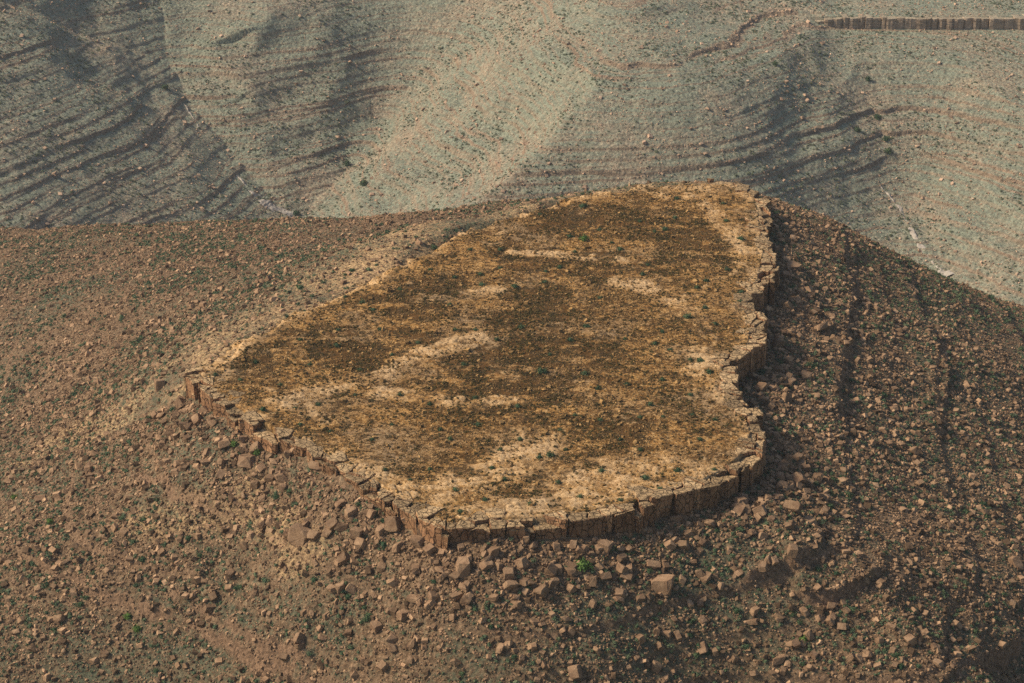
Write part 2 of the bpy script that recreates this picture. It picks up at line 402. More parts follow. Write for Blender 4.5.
def plateau_material():
    m, n, l, p = new_mat('cap_rock_top'); co = coords(n)
    bare = attr(n, 'bare').outputs['Fac']; dark = attr(n, 'dark').outputs['Fac']; crack = attr(n, 'crack').outputs['Fac']
    fin = nnoise(n, l, 2.6, 8, .78, co); mid = nnoise(n, l, .5, 6, .7, co); big = nnoise(n, l, .09, 4, .6, co)
    gold = mix(n, l, ramp(n, l, mid, [(.40, 0.0), (.60, 1.0)]), (.22, .10, .024), (.38, .205, .062))
    gold = mix(n, l, ramp(n, l, fin, [(.50, 0.0), (.58, 1.0)]), gold, (.58, .37, .16))
    gold = mix(n, l, ramp(n, l, big, [(.48, 0.0), (.64, .6)]), gold, (.30, .215, .13))
    g1 = nnoise(n, l, .9, 10, .78, co); g2 = nnoise(n, l, 2.1, 8, .85, co)
    g = mth(n, l, 'ADD', mth(n, l, 'MULTIPLY', g1, .5), mth(n, l, 'MULTIPLY', g2, .5))
    g = mth(n, l, 'ADD', g, mth(n, l, 'MULTIPLY', dark, .075)); g = mth(n, l, 'SUBTRACT', g, mth(n, l, 'MULTIPLY', bare, .12))
    dk = mix(n, l, ramp(n, l, mid, [(.42, 0.0), (.6, 1.0)]), (.030, .021, .007), (.10, .046, .011))
    c = mix(n, l, ramp(n, l, g, [(.485, 0.0), (.53, .95)]), gold, dk)
    pale = mix(n, l, fin, (.44, .28, .135), (.74, .52, .295))
    c = mix(n, l, mth(n, l, 'MULTIPLY', bare, ramp(n, l, nnoise(n, l, 3.5, 6, .75, co), [(.42, .25), (.55, 1.0)])), c, pale)
    c = mix(n, l, mth(n, l, 'MULTIPLY', crack, .6), c, (.11, .065, .03))
    l.new(c, p.inputs['Base Color'])
    bump(n, l, p, fin, 1.0, .22)
    return m
M_CAP = plateau_material()
def rock_material(name, a, b, topc=None, bd=.12, spread=.55, tint=True, cracks=False):
    m, n, l, p = new_mat(name); co = coords(n)
    fin = nnoise(n, l, 3.0, 8, .75, co); mid = nnoise(n, l, .8, 5, .65, co)
    c = mix(n, l, ramp(n, l, mid, [(.35, 0.0), (.65, 1.0)]), a, b)
    if topc:
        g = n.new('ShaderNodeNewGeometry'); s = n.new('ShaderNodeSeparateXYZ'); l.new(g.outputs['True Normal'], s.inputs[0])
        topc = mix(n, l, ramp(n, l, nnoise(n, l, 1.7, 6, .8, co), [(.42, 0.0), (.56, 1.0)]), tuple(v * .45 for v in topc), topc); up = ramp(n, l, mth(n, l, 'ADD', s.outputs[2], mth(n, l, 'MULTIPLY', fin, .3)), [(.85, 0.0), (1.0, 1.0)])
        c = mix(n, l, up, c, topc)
    if cracks:
        mp = n.new('ShaderNodeMapping'); mp.inputs['Scale'].default_value = (1.5, 1.5, .7); l.new(co, mp.inputs['Vector'])
        vd = n.new('ShaderNodeVectorMath'); vd.operation = 'ADD'; l.new(mp.outputs[0], vd.inputs[0])
        nn_ = n.new('ShaderNodeTexNoise'); nn_.inputs['Scale'].default_value = 1.5; l.new(co, nn_.inputs['Vector'])
        sc_ = n.new('ShaderNodeVectorMath'); sc_.operation = 'SCALE'; sc_.inputs['Scale'].default_value = .5; l.new(nn_.outputs['Color'], sc_.inputs[0]); l.new(sc_.outputs[0], vd.inputs[1])
        vc = n.new('ShaderNodeTexVoronoi'); vc.feature = 'DISTANCE_TO_EDGE'; vc.inputs['Scale'].default_value = 1.0; l.new(vd.outputs[0], vc.inputs['Vector'])
        ck = ramp(n, l, vc.outputs['Distance'], [(.015, 1.0), (.06, 0.0)])
        c = mix(n, l, mth(n, l, 'MULTIPLY', ck, .75), c, (.05, .028, .014))
        fin = mth(n, l, 'SUBTRACT', fin, mth(n, l, 'MULTIPLY', ck, .6))
    hs = n.new('ShaderNodeHueSaturation'); l.new(c, hs.inputs['Color'])
    if tint:
        v = attr(n, 'tint').outputs['Fac']
    else:
        v = n.new('ShaderNodeObjectInfo').outputs['Random']
    v = mth(n, l, 'ADD', mth(n, l, 'MULTIPLY', v, spread), 1 - spread / 2)
    v = mth(n, l, 'MULTIPLY', v, mth(n, l, 'ADD', mth(n, l, 'MULTIPLY', fin, .7), .65))
    l.new(v, hs.inputs['Value']); l.new(hs.outputs[0], p.inputs['Base Color'])
    bump(n, l, p, fin, .9, bd); return m
M_STONE = rock_material('brown_stone', (.155, .093, .053), (.30, .192, .112), spread=1.4)
M_GOLDSTONE = rock_material('ochre_stone', (.13, .07, .022), (.33, .20, .08), spread=1.1)
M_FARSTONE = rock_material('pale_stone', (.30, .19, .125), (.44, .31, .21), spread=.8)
M_BOULDER = rock_material('boulder_rock', (.17, .10, .058), (.29, .187, .11), spread=.5, tint=False)
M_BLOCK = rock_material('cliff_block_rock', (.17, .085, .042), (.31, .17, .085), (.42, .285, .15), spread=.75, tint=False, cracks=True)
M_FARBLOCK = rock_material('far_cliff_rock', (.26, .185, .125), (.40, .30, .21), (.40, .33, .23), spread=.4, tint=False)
M_BED = rock_material('stream_bed_rock', (.30, .255, .21), (.42, .37, .31), tint=False, spread=.0)
def leaf_material(name, a, b, tint=True):
    m, n, l, p = new_mat(name)
    v = attr(n, 'tint').outputs['Fac'] if tint else n.new('ShaderNodeObjectInfo').outputs['Random']
    fin = nnoise(n, l, 4.0, 4, .7, coords(n))
    c = mix(n, l, mth(n, l, 'ADD', mth(n, l, 'MULTIPLY', v, .7), mth(n, l, 'MULTIPLY', fin, .3)), a, b)
    l.new(c, p.inputs['Base Color']); p.inputs['Roughness'].default_value = .8; return m
M_SCRUB = leaf_material('scrub_leaves', (.045, .085, .042), (.13, .155, .085))
M_SHRUB = leaf_material('shrub_leaves', (.028, .062, .03), (.07, .10, .045), False)
M_FRESH = leaf_material('fresh_leaves', (.07, .13, .03), (.12, .19, .045), False)
M_DRY = leaf_material('dry_tuft_leaves', (.035, .03, .010), (.12, .09, .03))
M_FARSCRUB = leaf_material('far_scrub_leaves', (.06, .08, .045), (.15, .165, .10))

# ------------------------------------------------------------------ mesh helpers
def link(name, me, mats, label=None, cat=None, group=None, kind=None, loc=None):
    o = bpy.data.objects.new(name, me); COL.objects.link(o)
    for m in (mats if isinstance(mats, (list, tuple)) else [mats]):
        if m.name not in [q.name for q in me.materials if q]: me.materials.append(m)
    if label: o['label'] = label
    if cat: o['category'] = cat
    if group: o['group'] = group
    if kind: o['kind'] = kind
    if loc is not None: o.location = loc
    return o
def raw_mesh(name, V, F, attrs=None, smooth=False):
    """V (n,3), F (m,k) arrays"""
    me = bpy.data.meshes.new(name); V = np.ascontiguousarray(V, np.float32); F = np.ascontiguousarray(F, np.int32)
    k = F.shape[1]
    me.vertices.add(len(V)); me.vertices.foreach_set('co', V.ravel())
    me.loops.add(F.size); me.loops.foreach_set('vertex_index', F.ravel())
    me.polygons.add(len(F)); me.polygons.foreach_set('loop_start', np.arange(0, F.size, k, dtype=np.int32))
    me.polygons.foreach_set('loop_total', np.full(len(F), k, np.int32))
    me.polygons.foreach_set('use_smooth', np.full(len(F), smooth))
    me.update(calc_edges=True)
    for nm, (dom, a) in (attrs or {}).items():
        at = me.attributes.new(nm, 'FLOAT', dom); at.data.foreach_set('value', np.ascontiguousarray(a, np.float32).ravel())
    return me
def grid(x0, x1, y0, y1, st):
    xs = np.arange(x0, x1 + st / 2, st); ys = np.arange(y0, y1 + st / 2, st)
    X, Y = np.meshgrid(xs, ys); return X, Y
def grid_faces(shape, keep=None):
    h, w_ = shape; i = np.arange(h * w_).reshape(h, w_)
    F = np.stack([i[:-1, :-1], i[:-1, 1:], i[1:, 1:], i[1:, :-1]], -1).reshape(-1, 4)
    if keep is not None: F = F[keep.ravel()[F].all(1)]
    return F
def compact(V, F, A):
    u = np.unique(F); r = np.full(len(V), -1); r[u] = np.arange(len(u)); return V[u], r[F], [a.ravel()[u] for a in A]

# ------------------------------------------------------------------ setting
X, Y = grid(-128, 128, 148, 442, .3)
Z, rock, _ = height(X, Y)
d_, i_ = poly_dist(X, Y, RIM)
pale = np.where(i_ > N_CLIFF, 1 - sstep(2, 34, d_), 0) * sstep(.25, .5, fbm(X, Y, 9, 3, 58)) * 1.3
for P, wd in ((wl((0,330),(120,322),(240,300),(330,262),(380,240)), 5), (wl((150,440),(230,455),(320,500)), 3)):
    pale = np.maximum(pale, .8 * (1 - sstep(wd * .3, wd, poly_dist(X + (fbm(X, Y, 8, 3, 61) - .5) * 12, Y, P, False)[0])))
me = raw_mesh('hillside', np.c_[X.ravel(), Y.ravel(), Z.ravel()], grid_faces(X.shape), {'rock': ('POINT', rock), 'pale': ('POINT', np.clip(pale, 0, 1))}, True)
link('hillside', me, M_NEAR, kind='structure')
X, Y = grid(-192, 192, 440, 676, .3)
Z, rock, _ = height(X, Y)
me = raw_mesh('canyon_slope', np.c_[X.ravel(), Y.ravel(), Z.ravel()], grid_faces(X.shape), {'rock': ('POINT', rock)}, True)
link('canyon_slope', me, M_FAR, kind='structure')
# the wider land, out to the horizon, just under the two detailed sheets where they overlap
gx = np.concatenate([np.linspace(-4000, -240, 24), np.linspace(-215, 215, 80), np.linspace(240, 4000, 24)])
gy = np.concatenate([np.linspace(-3000, 20, 14), np.linspace(40, 760, 120), np.linspace(800, 5000, 24)])
X, Y = np.meshgrid(gx, gy)
Xc = np.clip(X, -192, 192); Yc = np.clip(Y, 148, 676)
Z, _, _ = height(Xc, Yc)
out = np.hypot(X - Xc, np.minimum(Y - Yc, 0)) ; outf = np.maximum(Y - Yc, 0)
Z = np.maximum(Z - out * .45, -118 + (fbm(X, Y, 160, 3, 5) - .5) * 30)
Z = np.where(outf > 0, Z + np.minimum(outf * .25, 60) * sstep(0, 60, outf), Z)
inn = (X > -191) & (X < 191) & (Y > 149) & (Y < 675)
Z = Z - np.where(inn, 7.0, .5)
inn2 = (np.abs(X) < 127) & (Y < 440) & (Y > 148)
Z = Z - np.where(inn & ~inn2 & (Y < 440), -5.5, 0)
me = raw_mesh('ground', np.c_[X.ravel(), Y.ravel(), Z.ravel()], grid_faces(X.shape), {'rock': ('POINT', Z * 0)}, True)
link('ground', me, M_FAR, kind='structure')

# the flat top of the cap rock
X, Y = grid(RIM[:, 0].min() - 1, RIM[:, 0].max() + 1, RIM[:, 1].min() - 1, RIM[:, 1].max() + 1, .15)
Z, ins, bare, dark, crack = cap_height(X, Y, True)
V = np.c_[X.ravel(), Y.ravel(), Z.ravel()]
F = grid_faces(X.shape, ins & (Z > -5.9))
V, F, A = compact(V, F, [bare, dark, crack * bare])
me = raw_mesh('plateau', V, F, {'bare': ('POINT', A[0]), 'dark': ('POINT', A[1]), 'crack': ('POINT', A[2])}, True)
link('plateau', me, M_CAP, kind='structure')

# dry stream beds in the gullies, pale slabs lying on the ground
def stream(pts_px, width, s, zguess):
    px = np.array([p[0] for p in pts_px], float); py = np.array([p[1] for p in pts_px], float)
    t = np.linspace(0, len(px) - 1, 260)
    x, y, z = drop_on_ground(np.interp(t, np.arange(len(px)), px), np.interp(t, np.arange(len(py)), py), 420)
    k = np.ones(9) / 9
    xs = np.convolve(np.pad(x, 4, 'edge'), k, 'valid'); ys = np.convolve(np.pad(y, 4, 'edge'), k, 'valid')
    tx = np.gradient(xs); ty = np.gradient(ys); l = np.hypot(tx, ty) + 1e-6; nx, ny = -ty / l, tx / l
    u = np.linspace(-1, 1, 9)
    wd = width * (.1 + 1.0 * np.clip(fbm(t * 3, t * 0, 4, 3, s) * 1.9 - .55, 0, 1) * (.35 + .9 * t / t.max()))[:, None]
    Xs = xs[:, None] + nx[:, None] * u * wd; Ys = ys[:, None] + ny[:, None] * u * wd
    Zs = height(Xs, Ys)[0] + .1 - .3 * np.abs(u) ** 4 + (fbm(Xs, Ys, 2.2, 3, 19) - .52) * 1.3
    me = raw_mesh('stream_bed', np.c_[Xs.ravel(), Ys.ravel(), Zs.ravel()], grid_faces(Xs.shape))
    return link('stream_bed', me, M_BED, kind='structure')
stream([(236,174),(250,190),(262,200),(272,207),(284,211),(295,216)], 2.6, 5, 0)
stream([(184,104),(190,113),(197,124),(203,135)], 1.5, 9, 0)
stream([(880,185),(900,208),(908,226),(920,245),(932,262),(948,278)], 2.6, 8, 0)

# ------------------------------------------------------------------ jointed blocks of the cliffs
def clip_cell(ix, iy, sp, s=0):
    sx, sy = seed_pt(np.array([ix]), np.array([iy]), sp, s); c = np.array([sx[0], sy[0]])
    P = [c + np.array(q) * sp * 2 for q in ((-1, -1), (1, -1), (1, 1), (-1, 1))]
    for i in range(-2, 3):
        for j in range(-2, 3):
            if i == 0 and j == 0: continue
            ox, oy = seed_pt(np.array([ix + i]), np.array([iy + j]), sp, s); o = np.array([ox[0], oy[0]])
            mid = (c + o) / 2; nrm = o - c; Q = []
            for k in range(len(P)):
                a, b = P[k], P[(k + 1) % len(P)]; da = (a - mid) @ nrm; db = (b - mid) @ nrm
                if da <= 0: Q.append(a)
                if da * db < 0: Q.append(a + (b - a) * (da / (da - db)))
            P = Q
            if len(P) < 3: return c, []
    return c, P
def block_mesh(c, P, ztop, zbot, rnd, gap=.03):
    P = np.array(P) - c
    per = []                                       # subdivide edges, drop very short ones
    n = len(P)
    for k in range(n):
        a, b = P[k], P[(k + 1) % n]; L = np.hypot(*(b - a))
        if L < .12: continue
        m = max(1, int(L / .55))
        for q in range(m): per.append(a + (b - a) * q / m)
    per = np.array(per); n = len(per); rad = np.hypot(per[:, 0], per[:, 1]); unit = per / rad[:, None]
    H = ztop - zbot
    lv = [(0, .14), (.02, .05), (.14, gap)]
    t = .14 + rnd.random() * .12; lean = rnd.uniform(-.12, .12, 2)
    while t < .85:
        lv += [(t, gap + rnd.uniform(0, .05)), (t + .012, gap + rnd.uniform(.06, .2)), (t + .05, gap + rnd.uniform(-.02, .10))]
        t += rnd.uniform(.16, .4)
    lv += [(.93, gap), (1, gap - .15)]
    V = []; tilt = rnd.uniform(-.05, .05, 2); roll = rnd.normal(0, .085, n) - rnd.uniform(0, .08)
    for f, ins_ in lv:
        r = rad - ins_ + roll + rnd.normal(0, .045, n)
        xy = unit * r[:, None] + lean * f
        z = np.full(n, -f * H) + rnd.normal(0, .03, n) * (1 if f > .1 else .6)
        if f < .1: z += xy @ tilt
        V.append(np.c_[xy, z])
    V = np.concatenate(V); F = []
    for a in range(len(lv) - 1):
        for k in range(n):
            k2 = (k + 1) % n
            F.append((a * n + k, (a + 1) * n + k, (a + 1) * n + k2, a * n + k2))
    me = bpy.data.meshes.new('rock_block')
    me.from_pydata([tuple(v) for v in V] + [(0, 0, rnd.uniform(-.03, .05))], [], F + [(k, (k + 1) % n, len(V)) for k in range(n)])
    me.update(); return me
NUM = ['', 'first', 'second', 'third', 'fourth', 'fifth', 'sixth', 'seventh', 'eighth', 'ninth', 'tenth', 'eleventh', 'twelfth', 'thirteenth',
       'fourteenth', 'fifteenth', 'sixteenth', 'seventeenth', 'eighteenth', 'nineteenth', 'twentieth']
def ordinal(k):
    if k <= 20: return NUM[k]
    tens = {2: 'twenty', 3: 'thirty', 4: 'forty', 5: 'fifty', 6: 'sixty', 7: 'seventy'}[k // 10]
    return (tens + '-' + NUM[k % 10]) if k % 10 else {20: 'twentieth', 30: 'thirtieth', 40: 'fortieth', 50: 'fiftieth', 60: 'sixtieth', 70: 'seventieth'}[k]
SPC = 2.1
rnd = np.random.default_rng(3)
blocks = []
for ix in range(int(RIM[:, 0].min() / SPC) - 2, int(RIM[:, 0].max() / SPC) + 2):
    for iy in range(int(RIM[:, 1].min() / SPC) - 2, int(RIM[:, 1].max() / SPC) + 2):
        sx, sy = seed_pt(np.array([ix]), np.array([iy]), SPC)
        d, idx = poly_dist(sx, sy, RIM)
        if idx[0] > N_CLIFF: continue
        i_ = inside(sx, sy, RIM)[0]; dd = d[0] if i_ else -d[0]
        ragged = idx[0] >= 27 or idx[0] in (21, 22, 23)
        if dd < -.75 or dd > 2.9: continue
        c, P = clip_cell(ix, iy, SPC)
        if len(P) > 2:
            a, b = RIM[idx[0]], RIM[(idx[0] + 1) % len(RIM)]; tt = (b - a) / np.hypot(*(b - a)); nn = np.array([tt[1], -tt[0]])
            if (RIM.mean(0) - a) @ nn > 0: nn = -nn
            a = a + nn * rnd.uniform(-.3, .3) * (2.6 if ragged else 1) ; Q = []
            for k in range(len(P)):
                p_, q_ = P[k], P[(k + 1) % len(P)]; da = (p_ - a) @ nn; db = (q_ - a) @ nn
                if da <= 0: Q.append(p_)
                if da * db < 0: Q.append(p_ + (q_ - p_) * (da / (da - db)))
            P = Q
            if len(P) < 3: continue
            area = .5 * abs(sum(P[k][0] * P[(k + 1) % len(P)][1] - P[(k + 1) % len(P)][0] * P[k][1] for k in range(len(P))))
            if area < .7: continue
            c = np.mean(P, 0)
        if len(P) < 3: continue
        parts = [P]
        if rnd.random() < .42:
            th = rnd.uniform(0, 3.14) if ragged else math.atan2(RIM[(idx[0] + 1) % len(RIM)][0] - RIM[idx[0]][0], -(RIM[(idx[0] + 1) % len(RIM)][1] - RIM[idx[0]][1])) + 1.571 + rnd.normal(0, .5)
            nn = np.array([math.cos(th), math.sin(th)]); a = np.mean(P, 0) + nn * rnd.uniform(-.3, .3); parts = []
            for sg in (1, -1):
                Q = []
                for k in range(len(P)):
                    p_, q_ = P[k], P[(k + 1) % len(P)]; da = (p_ - a) @ nn * sg; db = (q_ - a) @ nn * sg
                    if da <= 0: Q.append(p_)
                    if da * db < 0: Q.append(p_ + (q_ - p_) * (da / (da - db)))
                if len(Q) > 2: parts.append(Q)
        for Q in parts: blocks.append((np.mean(Q, 0), Q, dd, idx[0]))
bc = np.array([b[0] for b in blocks]); bz, _, _ = height(bc[:, 0], bc[:, 1])
ZONES = [('left cliff', lambda i: i <= 4), ('lower left cliff', lambda i: 5 <= i <= 9), ('front cliff', lambda i: 10 <= i <= 18),
         ('right front corner', lambda i: 19 <= i <= 22), ('notched right cliff', lambda i: 23 <= i <= 28), ('far right cliff', lambda i: 29 <= i <= 33)]
blk = {z[0]: [] for z in ZONES}
for (c, P, dd, idx), z0 in zip(blocks, bz):
    ztop = rnd.normal(.0, .11) - (rnd.random() < (.4 if idx < 14 else .12)) * rnd.uniform(.2, 1.1) * (dd < 1.1)
    me = block_mesh(c, P, ztop, min(z0, -1.0) - .9, rnd)
    zn = [z[0] for z in ZONES if z[1](idx)][0]
    o = link('rock_block', me, M_BLOCK, cat='rock block', group='jointed blocks along the plateau cliff', loc=(c[0], c[1], ztop))
    o.rotation_euler = tuple(rnd.normal(0, .05 if dd < 1 else .02, 2)) + (0,)
    p = project(c[0], c[1], 0); blk[zn].append((p, o, dd))
for zn, L in blk.items():
    right = 'right cliff' in zn
    for outer in (0, 1):
        S = sorted([q for q in L if (q[2] < 1.25) == bool(outer)], key=lambda q: (-q[0][1] if right else q[0][0]))
        for k, (p, o, dd) in enumerate(S):
            o['label'] = '%s block of the %s, %s from %s' % ('orange brown jointed' if outer else 'set-back', zn, ordinal(k + 1), 'its near end' if right else 'its left end')
print('blocks', len(blocks))
# far cliff
fb = []
L = np.hypot(*(FRIM[-1] - FRIM[0])); n = 0; t = 0
while t < L:
    wd = rnd.uniform(1.6, 3.4); f = (t + wd / 2) / L
    cx = FRIM[0, 0] + (FRIM[-1, 0] - FRIM[0, 0]) * f; cy = np.interp(cx, FRIM[:, 0], FRIM[:, 1]) + rnd.uniform(.2, .9)
    h = wd / 2 + .05; dp = 2.2
    P = [(-h, -dp + rnd.uniform(-.3, .3)), (-h * .3, -dp - .3), (h * .4, -dp - rnd.uniform(0, .5)), (h, -dp + rnd.uniform(-.3, .3)), (h, dp), (-h, dp)]
    c = np.array([cx, cy + 1.2]); me = block_mesh(c, [c + np.array(q) for q in P], .1, -4.4, rnd, .04)
    o = link('rock_block', me, M_FARBLOCK, cat='rock block', group='upright blocks of the distant cliff band', loc=(c[0], c[1], FAR_TOP + rnd.uniform(-.25, .2) - 1.6 * max(0, 1 - t / 9)))
    fb.append(o); t += wd
for k, o in enumerate(fb): o['label'] = 'upright tan block in the distant cliff band, %s from its left end' % ordinal(k + 1)

# ------------------------------------------------------------------ stones and boulders
def hull(pts):
    bm = bmesh.new(); vs_ = [bm.verts.new(p) for p in pts]
    r = bmesh.ops.convex_hull(bm, input=vs_)
    bmesh.ops.delete(bm, geom=[v for v in bm.verts if not v.link_faces], context='VERTS')
    bmesh.ops.triangulate(bm, faces=bm.faces[:]); bm.verts.index_update()
    V = np.array([v.co[:] for v in bm.verts]); F = np.array([[v.index for v in f.verts] for f in bm.faces]); bm.free()
    return V, F
def rock_pts(r_, n, flat=.6):
    c = np.array([(i, j, k) for i in (-1, 1) for j in (-1, 1) for k in (-1, 1)], float)
    c[:, 0] += c[:, 2] * r_.uniform(-.3, .3); c[:, 1] += c[:, 2] * r_.uniform(-.3, .3); P = []
    for v in c:                                                   # a sheared box with some corners broken off
        v = v + r_.normal(0, .13, 3)
        if r_.random() < (n - 6) / 14:
            for a in range(3):
                w_ = v.copy(); w_[a] *= r_.uniform(.25, .75); P.append(w_)
        else: P.append(v)
    q = r_.uniform(.6, 1.0, 3); q[2] *= flat
    return np.array(P) * q * .45
r2 = np.random.default_rng(21)
STONES = [hull(rock_pts(r2, 11, r2.uniform(.5, 1.0))) for _ in range(22)]
CHIPS = [hull(rock_pts(r2, 7, r2.uniform(.5, .9))) for _ in range(12)]
def boulder_mesh(r_, n=16):
    V, F = hull(rock_pts(r_, n, r_.uniform(.75, 1.05)))
    bm = bmesh.new(); vv = [bm.verts.new(v) for v in V]; [bm.faces.new([vv[i] for i in f]) for f in F]
    bmesh.ops.dissolve_limit(bm, angle_limit=R(14), verts=bm.verts[:], edges=bm.edges[:])
    bmesh.ops.bevel(bm, geom=bm.edges[:], offset=.035, segments=1, affect='EDGES', clamp_overlap=True)
    bmesh.ops.triangulate(bm, faces=bm.faces[:])
    bmesh.ops.subdivide_edges(bm, edges=[e for e in bm.edges if e.calc_length() > .25], cuts=1)
    for v in bm.verts: v.co += Vector(r_.normal(0, .011, 3))
    me = bpy.data.meshes.new('boulder'); bm.to_mesh(me); bm.free(); return me
BOULD = [boulder_mesh(r2, int(r2.integers(10, 18))) for _ in range(18)]
def rot_mats(r_, n, tilt):
    a = r_.uniform(0, 2 * np.pi, n); b = r_.normal(0, tilt, n); c = r_.normal(0, tilt, n)
    ca, sa, cb, sb, cc, sc = np.cos(a), np.sin(a), np.cos(b), np.sin(b), np.cos(c), np.sin(c)
    M = np.empty((n, 3, 3))
    M[:, 0] = np.c_[ca * cb, ca * sb * sc - sa * cc, ca * sb * cc + sa * sc]
    M[:, 1] = np.c_[sa * cb, sa * sb * sc + ca * cc, sa * sb * cc - ca * sc]
    M[:, 2] = np.c_[-sb, cb * sc, cb * cc]
    return M
def scatter_mesh(name, variants, pos, size, r_, tilt=.35, sink=.15, zs=None):
    Vs, Fs, Ts = [], [], []; off = 0
    pick = r_.integers(0, len(variants), len(pos)); tint = r_.random(len(pos))
    for k, (V, F) in enumerate(variants):
        m = np.where(pick == k)[0]
        if not len(m): continue
        M = rot_mats(r_, len(m), tilt)
        W = np.einsum('nij,vj->nvi', M, V) * size[m][:, None, None]
        W[:, :, 2] += (size[m] * (.22 - sink))[:, None] if zs is None else 0
        W += pos[m][:, None, :]
        Vs.append(W.reshape(-1, 3)); Fs.append((F[None] + (np.arange(len(m)) * len(V))[:, None, None] + off).reshape(-1, 3))
        Ts.append(np.repeat(tint[m], len(F))); off += len(m) * len(V)
    return raw_mesh(name, np.concatenate(Vs), np.concatenate(Fs), {'tint': ('FACE', np.concatenate(Ts))})
def in_view(x, y, z, mar=.12):
    px, py = project(x, y, z); return (px > -1024 * mar) & (px < 1024 * (1 + mar)) & (py > -683 * mar) & (py < 683 * (1 + mar))
def place(name, me, mat, x, y, z, size, r_, tilt, cat, group, label, sink=.2, sq=(1, 1, 1)):
    o = bpy.data.objects.new(name, me); COL.objects.link(o)
    if not me.materials: me.materials.append(mat)
    elif me.materials[0] != mat: o.material_slots[0].link = 'OBJECT'; o.material_slots[0].material = mat
    o.location = (x, y, z + size * (.25 - sink)); o.scale = tuple(size * s for s in sq)
    o.rotation_euler = (r_.normal(0, tilt), r_.normal(0, tilt), r_.uniform(0, 6.28))
    o['label'] = label; o['category'] = cat; o['group'] = group; return o

# the larger boulders one can point at: (x, y, width) read off the photograph, dropped onto the ground
G_BOULD = {
 'below the left cliff': [(317,468,15),(271,480,12),(247,463,20),(294,452,13),(282,441,10),(224,445,12),(187,428,14),(160,388,15),(205,412,10),(262,500,11)],
 'at the foot of the lower left cliff': [(357,535,13),(394,526,17),(412,520,17),(424,533,20),(418,543,13),(299,539,21),(315,537,12),(340,505,11),(372,515,12)],
 'below the front cliff': [(487,566,15),(499,567,10),(509,575,13),(521,565,12),(510,588,17),(542,593,16),(463,569,15),(516,606,12),(494,599,11),(457,597,11),(469,597,10),
    (593,583,15),(571,573,12),(558,570,10)],
 'on the scree right of the bright green bush': [(620,595,12),(640,600,9),(649,598,10),(664,588,22),(629,570,10),(653,566,12),(700,575,12),(690,604,9)],
 'in the boulder pile at the right front corner': [(796,461,14),(796,482,19),(817,479,12),(792,510,18),(810,525,17),(824,513,14),(778,499,10),(792,552,13),(774,563,11),(806,470,11),(783,470,11),(771,520,10)],
 'on the shaded right slope': [(820,330,16),(778,346,14),(806,378,11),(742,366,15),(914,453,14),(1016,566,15),(792,268,11),(893,410,12),(840,445,9),(934,648,9)],
 'along the bottom edge of the slope': [(778,662,13),(702,649,13),(575,674,14),(640,640,11),(500,650,11),(392,640,10),(300,640,11),(210,610,11),(700,605,9),(860,640,8)],
 'on the lower left slope': [(60,620,10),(130,560,10),(40,500,9),(90,470,11),(180,540,10),(230,575,11),(340,590,11),(105,655,10),(420,600,10)]}
r3 = np.random.default_rng(5); nb = 0
bspots = []
for zn, L in G_BOULD.items():
    L = sorted(L); x, y, z = drop_on_ground([q[0] for q in L], [q[1] for q in L])
    for k, (q, xx, yy, zz) in enumerate(zip(L, x, y, z)):
        d = yy * CP - (zz - CAM_H) * SP; s = q[2] * d / FPX * 1.12
        tone = 'wide' if q[2] >= 15 else 'squat'
        place('boulder', BOULD[nb % len(BOULD)], M_BOULDER, xx, yy, zz, s, r3, .3, 'boulder', 'large boulders on the slopes',
              '%s angular brown boulder %s, %s from left' % (tone if 0 else 'large', zn, ordinal(k + 1)), .12, (1, r3.uniform(.6, 1), r3.uniform(.55, 1.0)))
        bspots.append((xx, yy)); nb += 1
print('boulders', nb)
def slope_rock_field(n, seed):
    """random spots on the near slopes, thinned by patchiness"""
    r_ = np.random.default_rng(seed)
    x = r_.uniform(-112, 112, n); y = r_.uniform(150, 385, n); v_ = np.abs(x) < 26 + y * .24; x = x[v_]; y = y[v_]; n = len(x)
    z, rk, isn = height(x, y); c, ins = cap_height(x, y)
    ok = in_view(x, y, z) & isn & ~(ins & (c > z)) & ~(inside(x, y, RIM) & (poly_dist(x, y, RIM)[1] <= N_CLIFF))
    p = .68 + .32 * sstep(.35, .6, fbm(x, y, 7, 3, 81))
    d_, i_ = poly_dist(x, y, RIM); p = p * (1 - .25 * rk) * np.where(i_ > N_CLIFF, .25 + .75 * sstep(3, 24, d_ + (fbm(x, y, 8, 3, 83) - .5) * 12), 1)
    ok &= r_.random(n) < p
    return x[ok], y[ok], z[ok], rk[ok], r_
